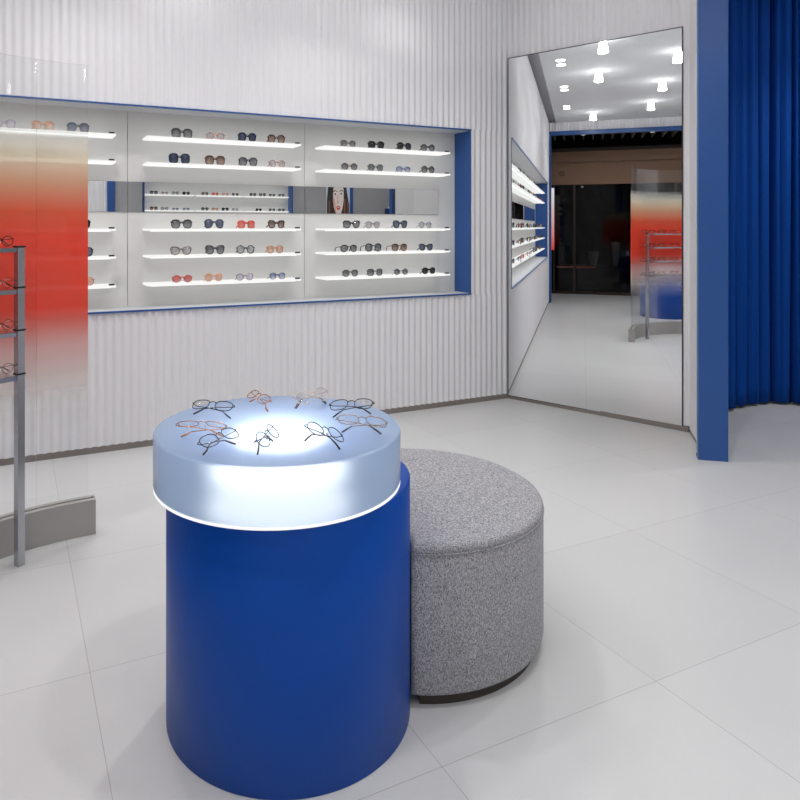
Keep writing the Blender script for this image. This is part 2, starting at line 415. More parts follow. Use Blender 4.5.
# wall behind the camera (seen in the slim mirrors)
bm = bmesh.new()
fluted(bm, (XE, YO), (1.57, YO), 0, ZC)
struct(obj('wall_front', bm, M['wall']))
OZ0, OZ1 = .95, 2.42
bm = B(1.57, 1.705, YO-.03, YO+.03, 0, 2.7)
struct(obj('trim_2', bm, M['blue']))
struct(obj('door_1', B(1.705, 2.19, YO-.03, YO, 0, 2.7), M['grey_panel']))
bm = B(1.57, 2.2, YO-.05, YO, 2.7, ZC); box(bm, 2.2, 5.145, YO-.05, YO, OZ1+.02, ZC); box(bm, 2.2, 5.145, YO-.05, YO, 0, OZ0-.02); box(bm, 5.145, XR, YO-.1, YO-.05, 0, ZC)
struct(obj('wall_camera_side', bm, M['plain']))
bm = B(5.145, 5.9, YO-.05, YO-.012, 0, 3.0); box(bm, 6.5, 8.3, YO-.05, YO-.012, 0, 3.0); box(bm, 5.9, 6.5, YO-.05, YO-.012, 0, 3.0)
struct(obj('wall_panelling', bm, M['grey_panel']))

# ------------------------------------------------------------------ wall recess
rc = thing('display_recess', 'long pale recess with blue edge set in the fluted white wall', 'display cabinet', (0, YW, 0))
SEAM = .723; PIT = 1.307
xs = [CX0] + [SEAM+PIT*k for k in (-3, -2, -1, 0, 1)] + [CX1]
for a, b in zip(xs, xs[1:]):
    if b-a < .15: continue
    a2 = CX0 if a < CX0+.15 else a
    obj('back_panel', B(a2+.0015, b-.0015, CD, CD+.02, CZ0-.02, CZ1+.02), M['panel'], rc)
obj('top_board', B(CX0, CX1, -.006, CD+.02, CZ1, CZ1+.012), M['reveal'], rc)
obj('bottom_board', B(CX0, CX1, -.006, CD+.02, CZ0-.012, CZ0), M['reveal'], rc)
obj('end_board', B(CX1-.001, CX1+.012, -.012, CD+.02, CZ0-.012, CZ1+.012), M['blue'], rc)
obj('end_board', B(CX0-.012, CX0+.001, -.012, CD+.02, CZ0-.012, CZ1+.012), M['blue'], rc)
bm = B(CX0-.012, CX1+.012, -.019, -.006, CZ1+.001, CZ1+.012); box(bm, CX0-.012, CX1+.012, -.019, -.006, CZ0-.012, CZ0-.001)
obj('edge_strip', bm, M['blue'], rc)

ROWS = [2.057, 1.881, 1.437, 1.256, 1.067]           # lit shelves
RNAME = ['top', 'second', 'third', 'fourth', 'bottom']
COLS = [(SEAM+PIT*k+.1, SEAM+PIT*k+1.209) for k in (-3, -2, -1, 0)] + [(2.118, 3.245)]
CNAME = ['far-left column', 'second column', 'column cut by the red screen', 'middle column', 'right column']
SH_T = .014; SY0 = YW+.025
def make_shelf(L, label, depth=CD-.026):
    t = thing('lit_shelf', label, 'shelf', (0, 0, 0), 0, 'lit shelves in the wall recess')
    obj('board', B(0, L, 0, depth, -SH_T, 0, bevel=.003), M['shelf'], t)
    obj('led_strip', B(.03, L-.03, .03, .05, -SH_T-.004, -SH_T), M['led'], t)
    return t
def make_tag():
    return obj('shelf_tag', B(-.045, -.01, .004, .016, 0, .011, bevel=.001), M['tag'])
first = None; ftag = None
for c, (x0, x1) in enumerate(COLS):
    for r, z in enumerate(ROWS):
        if c < 2:
            lab = 'glowing white shelf of the recess far behind the red screen, seen in the tall mirror'
        else:
            lab = f'glowing white {RNAME[r]} shelf in the {CNAME[c]} of the recess'
        if first is None or c == 4 and r == 0: s_ = first = make_shelf(x1-x0, lab); s_.location = (x0, SY0, z)
        else: s_ = dup(first, (x0, SY0, z), label=lab)
        if c < 2: s_['group'] = 'lit shelves seen in the tall mirror'
        if c >= 2:
            lab = f'small black tag on right end of the {RNAME[r]} shelf, {CNAME[c]}'
            if ftag is None: t_ = ftag = make_tag(); t_['category'] = 'tag'
            else: t_ = ftag.copy(); C.objects.link(t_)
            t_.location = (x1, SY0, z); t_['label'] = lab; t_['group'] = 'black tags on the lit shelves'
# slim mirror band between the shelves
bands = [(-3.1, SEAM-2*PIT), (SEAM-2*PIT, SEAM-PIT), (SEAM-PIT, SEAM), (SEAM, SEAM+PIT), (SEAM+PIT, 3.243)]
bl = ['', '', 'left slim mirror in the recess beside the red screen, showing a grey door', 'middle slim mirror in the recess reflecting white lit shelves',
      'right slim mirror in the recess reflecting a portrait poster']
for i, (a, b) in enumerate(bands):
    o = obj('slim_mirror', B(a+.0015, b-.0015, YW+CD-.006, YW+CD-.0005, 1.552, 1.757), M['mirror_strip'])
    tag(o, bl[i] or ('slim mirror in the recess nearest its far blue end' if i == 0 else 'slim mirror in the recess hidden behind the red screen'), 'mirror', 'slim mirrors in the recess')

# ------------------------------------------------------------------ spectacles
def outline(shape, w, h, n=28):
    P = []
    for i in range(n):
        t = 2*pi*i/n; c, s = cos(t), sin(t)
        e = {'round': 2., 'square': 3.2, 'soft': 2.6, 'cat': 2.5, 'aviator': 2.3, 'half': 2.5}[shape]
        x = math.copysign(abs(c)**(2/e), c)*w/2; z = math.copysign(abs(s)**(2/e), s)*h/2
        if shape == 'cat':
            x *= 1+.08*(z/(h/2)); z += .16*h*max(0, x/(w/2))**2*(1 if z > 0 else .2)
        if shape == 'aviator':
            x *= 1+.1*(z/(h/2)); z -= .08*h*(x/(w/2))*(1 if z < 0 else 0)
        if shape == 'soft': x *= 1+.05*(z/(h/2))
        P.append((x, z))
    return P

_mc = {}
def cm(key, f):
    if key not in _mc: _mc[key] = f()
    return _mc[key]

def spectacles(name, label, cat, group, shape, W, h, fcol, lens, rim=.0022, metal=False, open_=True, wire=False, dark_tip=None, gap=.022):
    """W overall width; local X across the face, +Y towards the ears, Z up; stands on z=0"""
    t = thing(name, label, cat, (0, 0, 0), 0, group)
    lw = (W-gap-.008)/2; cx = gap/2+lw/2; lift = h/2+rim
    fm = cm(('f', fcol, metal), lambda: pbr('frame_%d_%d_%d' % fcol, srgb(*fcol), .25, metal=.8 if metal else 0, spec=.6))
    ol = outline(shape, lw, h)
    wrap = lambda x: .10*abs(x)*abs(x)/.075   # slight face wrap
    bm = bmesh.new(); lmax = 0
    for s in (-1, 1):
        pts = [(s*(cx+x), wrap(cx+x), z+lift) for x, z in ol]
        tube(bm, pts, rim, 6, closed=True, flat=1.0)
    zb = lift+h*.18
    bz = [(-gap/2-.001, wrap(gap/2), zb), (-gap/4, -.001, zb+.004), (0, -.0015, zb+.0052), (gap/4, -.001, zb+.004), (gap/2+.001, wrap(gap/2), zb)]
    tube(bm, bz, rim*1.05, 6)
    hx = W/2; hz = lift+h*.22; hy = wrap(hx)
    for s in (-1, 1):
        tube(bm, [(s*(cx+lw/2*.96), wrap(cx+lw/2), hz), (s*hx, hy, hz), (s*hx, hy+.006, hz)], rim*1.1, 6)
    obj('frame', bm, fm, t, smooth=True)
    if lens:
        lm = cm(('l', lens, round(h, 3)), lambda: lens_mat('lens', srgb(*lens[0]), srgb(*lens[1]), lens[2], lens[3], h+.006))
    else:
        lm = cm('clearlens', lambda: thin_glass('clear_lens', (.985, .985, .985, 1), .12, 1.4))
    for s in (-1, 1):
        bm = bmesh.new()
        f = [bm.verts.new((s*(cx+x), wrap(cx+x)-.0006, z+lift)) for x, z in ol]; b = [bm.verts.new((s*(cx+x), wrap(cx+x)+.0008, z+lift)) for x, z in ol]
        m1 = bm.verts.new((s*cx, wrap(cx)-.003, lift)); m2 = bm.verts.new((s*cx, wrap(cx)-.0014, lift)); n = len(ol)
        for i in range(n):
            j = (i+1) % n
            bm.faces.new((f[i], f[j], m1)); bm.faces.new((b[j], b[i], m2)); bm.faces.new((f[i], b[i], b[j], f[j]))
        obj('lens', bm, lm, t, smooth=True)
    for s in (-1, 1):
        bm = bmesh.new()
        if open_:
            L = .112
            pts = [(s*hx, hy+.004, hz), (s*(hx-.001), hy+.04, hz-.002), (s*(hx-.003), hy+.08, hz-.006), (s*(hx-.006), hy+.1, hz*.6), (s*(hx-.009), hy+L, .003)]
        else:
            y0 = .010 if s > 0 else .016
            pts = [(s*hx, hy+.004, hz), (s*(hx-.012), hy+y0*.7, hz-.001), (s*(hx-.055), y0+.004, hz-.004), (s*(hx-.100), y0+.009, hz-.008), (s*(hx-.118), y0+.013, hz-.020), (s*(hx-.132), y0+.018, max(.004, hz-.034))]
        tube(bm, pts, [rim*.95]*3+[rim*1.1]*(len(pts)-4)+[rim*1.3], 6)
        o = obj('temple', bm, fm, t, smooth=True)
        if dark_tip:
            tm = cm(('t', dark_tip), lambda: pbr('temple_tip', srgb(*dark_tip), .4))
            b2 = bmesh.new(); tube(b2, pts[-3:], [rim*1.3, rim*2.0, rim*1.9], 6); obj('tip', b2, tm, o, smooth=True)
    if wire:
        for s in (-1, 1):
            bm = bmesh.new(); bmesh.ops.create_uvsphere(bm, u_segments=8, v_segments=6, radius=1)
            for v in bm.verts: v.co = (s*(gap/2-.003)+v.co.x*.0022, .007+v.co.y*.003, lift-.003+v.co.z*.006)
            obj('nose_pad', bm, M['pad'], t, smooth=True)
    return t

K = (26, 25, 27); TORT = (58, 38, 28); GOLD = (188, 132, 92); ROSE = (196, 130, 112); SIL = (150, 152, 158); NAVY = (34, 40, 62); GRY = (96, 96, 100)
def L(top, bot, a=.93, b=.8): return (top, bot, a, b)
GL = {'black': L((22, 22, 26), (46, 46, 50)), 'grey': L((66, 68, 74), (132, 134, 138), .9, .6), 'navy': L((40, 48, 70), (60, 70, 92), .95, .9),
      'brown': L((58, 42, 36), (176, 150, 134), .92, .6), 'smoke': L((56, 58, 64), (150, 152, 154), .93, .55), 'pale': L((150, 154, 164), (196, 194, 192), .75, .5),
      'coral': L((206, 70, 60), (226, 150, 130), .92, .6), 'peach': L((206, 152, 126), (226, 196, 176), .85, .6), 'rose': L((190, 76, 74), (214, 140, 136), .88, .6),
      'slate': L((74, 84, 108), (98, 106, 124), .94, .9), 'blue': L((66, 92, 150), (190, 200, 214), .85, .3), 'lilac': L((170, 166, 186), (206, 202, 208), .7, .5)}
# (shape, width, height, frame colour, lens, metal, adjective phrase)
C3 = [  # middle column, rows top to bottom, four each
 [('square', .152, .058, (52, 50, 50), 'smoke', 0, 'grey marbled square'), ('round', .138, .046, ROSE, 'pale', 1, 'rose-gold rimmed pale grey'), ('soft', .146, .056, NAVY, 'navy', 0, 'dark navy squarish'), ('soft', .138, .054, TORT, 'brown', 0, 'brown graded')],
 [('square', .154, .062, NAVY, 'navy', 0, 'oversized navy blue'), ('square', .15, .058, (92, 54, 42), 'brown', 0, 'oversized brown tortoiseshell'), ('soft', .144, .056, (44, 44, 48), 'smoke', 0, 'dark grey graded'), ('round', .136, .048, ROSE, 'pale', 1, 'thin round pale grey')],
 [('soft', .152, .054, (50, 48, 48), 'smoke', 0, 'smoky grey rounded'), ('aviator', .146, .058, (56, 62, 80), 'slate', 0, 'slate blue oversized'), ('square', .134, .05, (206, 84, 74), 'coral', 0, 'coral red'), ('cat', .132, .052, (50, 36, 30), 'brown', 0, 'dark tortoiseshell cat-eye')],
 [('cat', .152, .05, (120, 98, 88), 'pale', 0, 'pale grey cat-eye with brown rim'), ('cat', .148, .056, (58, 56, 58), 'smoke', 0, 'clear grey upswept cat-eye'), ('round', .14, .054, (58, 60, 64), 'pale', 0, 'dark-rimmed round pale'), ('soft', .134, .05, (178, 138, 118), 'peach', 0, 'peach tinted')],
 [('round', .15, .046, (196, 96, 90), 'rose', 1, 'rose red round'), ('soft', .14, .05, (210, 170, 146), 'peach', 0, 'salmon pink'), ('soft', .138, .044, (170, 164, 166), 'lilac', 1, 'pale pinkish grey'), ('half', .13, .042, (70, 76, 88), 'blue', 1, 'steel blue browline')]]
C4 = [
 [('soft', .146, .048, (112, 98, 90), 'smoke', 1, 'taupe rimmed grey'), ('soft', .148, .052, K, 'black', 0, 'glossy black brow'), ('aviator', .144, .054, K, 'black', 0, 'solid black'), ('round', .138, .052, (62, 54, 50), 'smoke', 0, 'dark mottled round')],
 [('round', .146, .05, (128, 102, 88), 'grey', 1, 'bronze rimmed grey round'), ('soft', .142, .05, GRY, 'grey', 1, 'mid grey rounded'), ('half', .138, .042, (92, 108, 146), 'blue', 1, 'light blue browline'), ('round', .136, .052, (58, 56, 56), 'smoke', 0, 'charcoal round')],
 [('cat', .148, .052, K, 'smoke', 0, 'black marbled cat-eye'), ('soft', .136, .048, (148, 130, 122), 'pale', 1, 'greyish rose'), ('cat', .138, .054, K, 'slate', 0, 'black upswept'), ('round', .128, .048, SIL, 'pale', 1, 'silver rimmed light grey')],
 [('aviator', .15, .048, K, 'smoke', 0, 'black navigator'), ('soft', .148, .056, (50, 50, 54), 'grey', 0, 'large grey graded'), ('soft', .144, .052, (96, 60, 42), 'brown', 0, 'amber tortoiseshell'), ('cat', .134, .048, K, 'slate', 0, 'black and blue graded cat-eye')],
 [('soft', .146, .048, GRY, 'smoke', 1, 'dark grey rounded'), ('square', .146, .05, GRY, 'grey', 1, 'grey squarish'), ('round', .138, .046, SIL, 'grey', 1, 'pale silver round'), ('soft', .134, .046, K, 'black', 0, 'small black')]]
X3 = [(1.065, 1.3, 1.532, 1.753), (1.048, 1.297, 1.538, 1.759), (1.062, 1.29, 1.524, 1.753), (1.058, 1.297, 1.519, 1.742), (1.067, 1.287, 1.514, 1.761)]
X4 = [(2.338, 2.581, 2.835, 3.057), (2.348, 2.575, 2.827, 3.059), (2.366, 2.55, 2.798, 3.032), (2.343, 2.556, 2.79, 3.039), (2.356, 2.57, 2.805, 3.065)]
ORD = ['leftmost', 'second from left', 'third from left', 'rightmost']
GY = YW+.066
protos = []
for cn, tab, XX in (('middle column', C3, X3), ('right column', C4, X4)):
    for r in range(5):
        for k in range(4):
            sh, w, h, fc, ln, me, ds = tab[r][k]
            t = spectacles('sunglasses', f'{ds} sunglasses, {ORD[k]} on {RNAME[r]} lit shelf of {cn}', 'sunglasses', 'sunglasses in the wall recess', sh, w*.95, h*1.04, fc, GL[ln], .0021 if me else .0032, bool(me), open_=(cn[0] == 'r' and r == 3 and k < 3))
            t.location = (XX[r][k], GY, ROWS[r]+.0005); t.rotation_euler = (0, 0, R(random.uniform(-5, 5)))
            protos.append(t)
# column cut by the red screen: what shows beside and above it
part = [(0, -.035, ('soft', .14, .05, (150, 140, 160), 'lilac', 1, 'pale lilac')), (0, .186, ('soft', .14, .052, (186, 150, 120), 'peach', 0, 'tan')), (0, .395, ('soft', .142, .054, (60, 64, 74), 'slate', 0, 'slate blue')),
        (2, .400, ('soft', .15, .054, K, 'black', 0, 'black')), (3, .418, ('soft', .146, .054, (60, 66, 80), 'slate', 0, 'slate grey')), (4, .425, ('round', .146, .05, ROSE, 'peach', 1, 'rose beige'))]
for r, x, (sh, w, h, fc, ln, me, ds) in part:
    t = spectacles('sunglasses', f'{ds} sunglasses on {RNAME[r]} shelf in the column cut by the red screen', 'sunglasses', 'sunglasses in the wall recess', sh, w*.95, h*1.04, fc, GL[ln], .0021 if me else .0032, bool(me), open_=False)
    t.location = (x, GY, ROWS[r]+.0005)
# the columns seen only in the tall mirror
for c in (0, 1, 2):
    for r in range(5):
        for k in range(4):
            x = COLS[c][0]+.2+.245*k
            if c == 2 and (k == 3 or (r == 0 and k >= 1) or (r >= 2 and k == 2)): continue
            t = dup(protos[(r*7+k*3+c*5) % len(protos)], (x, GY, ROWS[r]+.0005), R(random.uniform(-5, 5)), 'sunglasses on the recess shelves behind the red screen, seen small in the tall mirror')
            t['group'] = 'sunglasses seen in the tall mirror'

# ------------------------------------------------------------------ tall mirror
LM = 1.3344
mt = thing('tall_mirror', 'tall frameless mirror on the angled wall beside the blue curtain', 'mirror', (MC[0], MC[1], 0), ma+pi)
# local +X runs along the wall away from the corner, local -Y faces the wall side
obj('glass', B(-.018, LM, -.0005, .0005, .031, 2.866), M['mirror'], mt)
obj('backing', B(-.024, LM+.006, .0006, .02, .026, 2.873), M['mirror_edge'], mt)

# ------------------------------------------------------------------ curtain
pts = [(5.02, 3.62), (5.15, 3.60), (5.33, 3.61), (5.53, 3.615), (5.63, 3.59), (5.74, 3.52), (5.82, 3.45), (6.1, 3.2), (6.6, 2.85), (7.1, 2.6)]
def along(P, n):
    seg = [math.dist(a, b) for a, b in zip(P, P[1:])]; T = sum(seg); out = []
    for i in range(n+1):
        d = T*i/n; k = 0
        while k < len(seg)-1 and d > seg[k]: d -= seg[k]; k += 1
        u = min(1, d/seg[k]); a, b = P[k], P[k+1]
        out.append((a[0]+(b[0]-a[0])*u, a[1]+(b[1]-a[1])*u, T*i/n))
    return out
bm = bmesh.new(); NZ = 26; NP = 520
path = along(pts, NP); rows = []
random.seed(3); warp = [random.uniform(-.6, .6) for _ in range(40)]
for j in range(NZ+1):
    v = j/NZ; z = .022+(3.385-.022)*v; row = []
    for i, (x, y, s) in enumerate(path):
        ph = s/.142; k = int(ph); fr = ph-k
        w = warp[k % 40]*(1-fr)+warp[(k+1) % 40]*fr
        a = 2*pi*ph+w*1.3+.3*sin(v*2.6+k*1.7)
        amp = (.058-.012*v)*(1+.3*warp[(k+7) % 40])
        u = (a/(2*pi)) % 1; d = abs(u-.5); vw = .10-.03*v
        n_ = amp*(.62-2.1*math.exp(-(d/vw)**2)+.38*cos(2*pi*u)) + .010*v*cos(3*a+k)
        tx = path[min(i+1, NP)][0]-path[max(i-1, 0)][0]; ty = path[min(i+1, NP)][1]-path[max(i-1, 0)][1]; q = math.hypot(tx, ty)
        tw = .016*sin(2*pi*u)
        row.append(bm.verts.new((x+ty/q*n_+tx/q*tw, y-tx/q*n_+ty/q*tw, z)))
    rows.append(row)
for a, b in zip(rows, rows[1:]):
    for i in range(NP): bm.faces.new((a[i], a[i+1], b[i+1], b[i]))
cu = obj('curtain', bm, M['curtain'], smooth=True)
sm = cu.modifiers.new('cloth_thickness', 'SOLIDIFY'); sm.thickness = .003
tag(cu, 'deep royal blue pleated curtain hanging to the floor behind the blue post', 'curtain')
bm = bmesh.new(); tube(bm, [(x, y, 3.40) for x, y, s in along(pts, 60)], .012, 8)
rail = obj('rail', bm, M['steel'], cu)
bm = bmesh.new()
for x, y, s in along(pts, 8)[1::3]: tube(bm, [(x, y, 3.405), (x, y, ZC)], .006, 6)
obj('hanger', bm, M['steel'], rail)

# ------------------------------------------------------------------ pedestal
def pedestal(label, c, R0, dc, RD, zt, zd):
    t = thing('display_pedestal', label, 'display table', (c[0], c[1], 0), 0, 'blue display pedestals')
    bm = bmesh.new(); lathe(bm, [(0, 0), (R0-.002, 0), (R0, .002), (R0, zt-.004), (R0-.004, zt), (0, zt)], 128); obj('column', bm, M['plinth'], t, smooth=False)
    ox, oy = dc[0]-c[0], dc[1]-c[1]
    bm = bmesh.new(); b = .007
    lathe(bm, [(0, zt+.006), (RD-b, zt+.006), (RD-b*.3, zt+.006+b*.3), (RD, zt+.006+b), (RD, zd-b), (RD-b*.3, zd-b*.3), (RD-b, zd), (0, zd)], 128, (ox, oy))
    o = obj('frosted_block', bm, M['frost'], t)
    for p in o.data.polygons: p.use_smooth = abs(p.normal.z) < .9
    bm = bmesh.new(); lathe(bm, [(0, zt+.02), (.12, zt+.02), (.145, zt+.03), (.145, zt+.07), (.115, zt+.095), (0, zt+.1)], 64, (ox, oy)); obj('lamp_core', bm, M['core'], t, smooth=True)
    bm = bmesh.new(); lathe(bm, [(RD-.03, zt+.0005), (RD-.0005, zt+.0005), (RD-.0005, zt+.0055), (RD-.03, zt+.0055), (RD-.03, zt+.0005)], 128, (ox, oy)); obj('edge_glow', bm, M['rim'], t)  # glowing ring put in as the bevel's highlight, no lamp
    for p in t.children[0].data.polygons: p.use_smooth = abs(p.normal.z) < .5
    return t
PC, PR = (.7729, 1.9552), .3668; DC, DR = (.7249, 1.9226), .3629
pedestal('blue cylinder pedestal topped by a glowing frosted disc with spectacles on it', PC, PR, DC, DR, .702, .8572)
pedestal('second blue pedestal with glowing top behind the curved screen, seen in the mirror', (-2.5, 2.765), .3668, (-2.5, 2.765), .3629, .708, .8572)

# ------------------------------------------------------------------ pouf nested against the pedestal
OC, OR = (1.335, 2.155), .462
def crescent(d, n=120):
    ro, rp = OR-d, PR+.004+d; dx, dy = PC[0]-OC[0], PC[1]-OC[1]; D = math.hypot(dx, dy); base = math.atan2(dy, dx)
    ca = (D*D+ro*ro-rp*rp)/(2*D*ro); al = math.acos(ca)
    cb = (D*D+rp*rp-ro*ro)/(2*D*rp); be = math.acos(cb)
    P = []
    for i in range(n+1):
        a = base+al+(2*pi-2*al)*i/n; P.append((ro*cos(a), ro*sin(a)))
    for i in range(1, 40):
        a = base+pi-(-be)-2*be*i/40 if False else base+pi+be-2*be*i/40
        P.append((dx+rp*cos(a), dy+rp*sin(a)))
    return P
def loft(levels):
    bm = bmesh.new(); rings = []
    for d, z in levels: rings.append([bm.verts.new((x, y, z)) for x, y in crescent(d)])
    for a, b in zip(rings, rings[1:]):
        n = len(a)
        for i in range(n): bm.faces.new((a[i], a[(i+1) % n], b[(i+1) % n], b[i]))
    bm.faces.new(rings[0][::-1]); bm.faces.new(rings[-1])
    return bm
ZO = .494
po = thing('round_pouf', 'grey tweed round pouf nested against the blue pedestal', 'ottoman', (OC[0], OC[1], 0))
o1 = obj('body', loft([(.012, .036), (.003, .042), (0, .055), (0, ZO-.034), (.003, ZO-.029)]), M['tweed'], po)
o2 = obj('seat_pad', loft([(.003, ZO-.029), (.0, ZO-.024), (.001, ZO-.014), (.006, ZO-.006), (.016, ZO-.001), (.03, ZO), (.1, ZO+.002)]), M['tweed'], po)
bm = bmesh.new(); tube(bm, [(x, y, ZO-.029) for x, y in crescent(.0005)], .0032, 6, closed=True); obj('piping', bm, M['tweed'], po, smooth=True)
obj('base', loft([(.026, 0), (.026, .037)]), M['shadow_base'], po)
for o in (o1, o2):
    for p in o.data.polygons: p.use_smooth = p.normal.z < .95
    
# ------------------------------------------------------------------ curved screen and rack
GC, GR = (.351, 2.399), 1.044
sc_ = thing('curved_screen', 'curved glass screen fading from clear to red on a grey steel base', 'screen', (GC[0], GC[1], 0))
obj('glass_panel', arc_slab(bmesh.new(), (0, 0), GR-.012, GR, .15, 2.215, 91.0, 103.55, 24), M['film'], sc_)
obj('glass_panel', arc_slab(bmesh.new(), (0, 0), GR-.012, GR, .15, 2.215, 103.6, 192, 100), M['film'], sc_)
bm = bmesh.new(); arc_slab(bm, (0, 0), GR-.04, GR-.0125, 0, .163, 89.2, 193, 100); arc_slab(bm, (0, 0), GR+.0005, GR+.028, 0, .163, 89.2, 193, 100); arc_slab(bm, (0, 0), GR-.0125, GR+.0005, 0, .149, 89.2, 193, 100)
kb = obj('steel_base', bm, M['kick'], sc_)
bm = bmesh.new(); tube(bm, [(GR*.994*cos(R(a)), GR*.994*sin(R(a)), .157) for a in ()] or [(0, GR-.006, .164), (.001, GR-.006, .17)], .004, 6); obj('end_clip', bm, M['steel'], sc_)

RS = .889
rk = thing('eyewear_rack', 'slim steel rack of clear shelves standing in front of the red screen', 'display rack', (GC[0], GC[1], 0))
for ai in (110.8, 183):
    a = R(ai); px, py = RS*cos(a), RS*sin(a)
    bm = B(-.016, .016, -.016, .016, 0, 1.362, bevel=.001); bmesh.ops.rotate(bm, verts=bm.verts, cent=(0, 0, 0), matrix=__import__('mathutils').Matrix.Rotation(R(31) if ai < 120 else a, 3, 'Z'))
    bmesh.ops.translate(bm, verts=bm.verts, vec=(px, py, 0)); obj('post', bm, M['steel'], rk)
    for z in (1.362, 1.188, 1.006, .818):
        bm = B(-.019, .019, -.019, .019, z, z+.0065); bmesh.ops.rotate(bm, verts=bm.verts, cent=(0, 0, 0), matrix=__import__('mathutils').Matrix.Rotation(R(31) if ai < 120 else a, 3, 'Z'))
        bmesh.ops.translate(bm, verts=bm.verts, vec=(px, py, 0)); obj('pad', bm, M['rubber'], rk)
RZ = (1.352, 1.174, .992, .804)
for z in RZ:
    sh = obj('shelf_plate', arc_slab(bmesh.new(), (0, 0), RS-.008, GR-.046, z+.008, z+.013, 112.5, 182, 60), M['acrylic'], rk)
    obj('rail', arc_slab(bmesh.new(), (0, 0), RS-.008, RS+.008, z-.011, z+.0075, 111.5, 182.5, 60), M['steel'], sh)
def on_rack(r, ang, kind):
    a = R(ang); z = RZ[r]+.0136; rad = .935
    return (GC[0]+rad*cos(a), GC[1]+rad*sin(a), z), a-pi/2
rn = ['top', 'second', 'third', 'bottom']
wires = {}
for r in range(4):
    for k, ang in enumerate((114.8, 127, 139, 151, 163, 173)):
        if k == 0:
            fc, ds = [((30, 24, 24), 'black wire'), ((196, 110, 90), 'rose wire'), ((190, 96, 80), 'coral wire'), ((150, 134, 120), 'bronze wire')][r]
            t = spectacles('eyeglasses', f'{ds} spectacles by the steel post on the {rn[r]} rack shelf', 'eyeglasses', 'spectacles on the rack', 'round', .138, .042, fc, None, .0016, True, open_=False, wire=True, dark_tip=(40, 30, 28))
            wires[r] = t
        else:
            t = dup(wires[(r+k) % 4] if (r+k) % 4 in wires else wires[0], (0, 0, 0), 0, f'{["", "second", "third", "fourth", "fifth", "sixth"][k]} wire spectacles from the steel post on the {rn[r]} rack shelf')
        loc, rz = on_rack(r, ang, k); t.location = loc; t.rotation_euler = (0, 0, rz+R(random.uniform(-8, 8)))

# ------------------------------------------------------------------ spectacles on the glowing table
ZD = .8576
TG = [  # x, y, yaw deg, lean deg, shape, W, h, frame, metal, tips, label
 (.568, 2.098, -40, 42, 'soft', .140, .040, (34, 36, 46), 1, (40, 44, 60), 'black rimmed spectacles at the back left of the glowing disc'),
 (.512, 1.945, 148, 30, 'soft', .146, .036, (206, 150, 112), 1, (200, 140, 100), 'gold rimmed spectacles nearest the left edge of the glowing disc'),
 (.524, 1.777, 30, 38, 'soft', .140, .038, (70, 72, 80), 1, (60, 62, 70), 'grey wire spectacles lying aslant at the front left of the disc'),
 (.729, 2.158, -82, 38, 'soft', .140, .036, (200, 126, 84), 1, (170, 100, 70), 'copper coloured spectacles at the back of the disc, seen edge on'),
 (.648, 1.742, 50, 24, 'round', .136, .044, (96, 98, 106), 1, (60, 62, 66), 'silver spectacles at the front centre of the disc, seen edge on'),
 (.912, 2.069, 12, 18, 'round', .138, .046, (206, 190, 184), 0, (110, 100, 98), 'clear rose framed spectacles at the back right of the disc'),
 (.985, 1.965, 165, 12, 'soft', .142, .044, (26, 26, 30), 1, (20, 20, 24), 'black wire spectacles with thick black temple tips, right side of disc'),
 (.938, 1.784, 138, 18, 'soft', .150, .044, (176, 150, 130), 1, (70, 62, 62), 'large silver and gold spectacles nearest the right edge of disc'),
 (.802, 1.727, 112, 10, 'round', .138, .048, (70, 64, 66), 1, (44, 40, 42), 'dark bronze round spectacles at the front right of the disc'),
]
for x, y, yaw, lean, sh, w, h, fc, me, tip, lab in TG:
    t = spectacles('eyeglasses', lab, 'eyeglasses', 'spectacles on the glowing disc', sh, w, h, fc, None, .0013 if me else .0022, bool(me), open_=False, wire=True, dark_tip=tip)
    lean += 20; x -= .014; y -= .030
    t.location = (x, y, ZD); t.rotation_euler = (R(-lean), 0, R(yaw))
    lo_ = min((v.co.y*sin(R(-lean))+v.co.z*cos(R(lean))) for ch in [c for c in t.children_recursive if c.type == 'MESH'] for v in ch.data.vertices)
    t.location.z = ZD+.0004-lo_

# ------------------------------------------------------------------ ceiling lamps
def lamp_proto():
    t = thing('ceiling_lamp', '', 'ceiling light', (0, 0, 0), 0, 'glowing cylinder ceiling lamps')
    bm = bmesh.new(); lathe(bm, [(0, -.135), (.049, -.135), (.053, -.131), (.034, -.008), (0, -.008)], 32); obj('shade', bm, M['lamp'], t, smooth=False)
    bm = bmesh.new(); lathe(bm, [(0, -.0075), (.043, -.0075), (.043, -.0005), (0, -.0005)], 32); obj('cap', bm, M['lampcap'], t)
    return t
def add_light(loc, power, size, parent_t=None, spread=125):
    ld = bpy.data.lights.new('lamp_light', 'AREA'); ld.shape = 'DISK'; ld.size = size; ld.energy = power; ld.color = (1, .985, .96); ld.spread = R(spread)
    o = bpy.data.objects.new('lamp_light', ld); C.objects.link(o); o.location = loc
    return o
LP = 6.6
lp0 = None
lampl = [(1.93, 3.81, 'glowing ceiling lamp at the top edge of the tall mirror'), (.39, 3.82, 'glowing ceiling lamp in the upper middle of the mirror'), (-2.93, 3.84, 'glowing ceiling lamp lowest in the mirror, above the blue header'),
         (1.19, 3.01, 'glowing ceiling lamp cut by the right edge of the mirror'), (-.49, 3.0, 'glowing ceiling lamp highest of the two inside the mirror right half'), (-2.13, 3.0, 'glowing ceiling lamp lower of the two inside the mirror right half')]
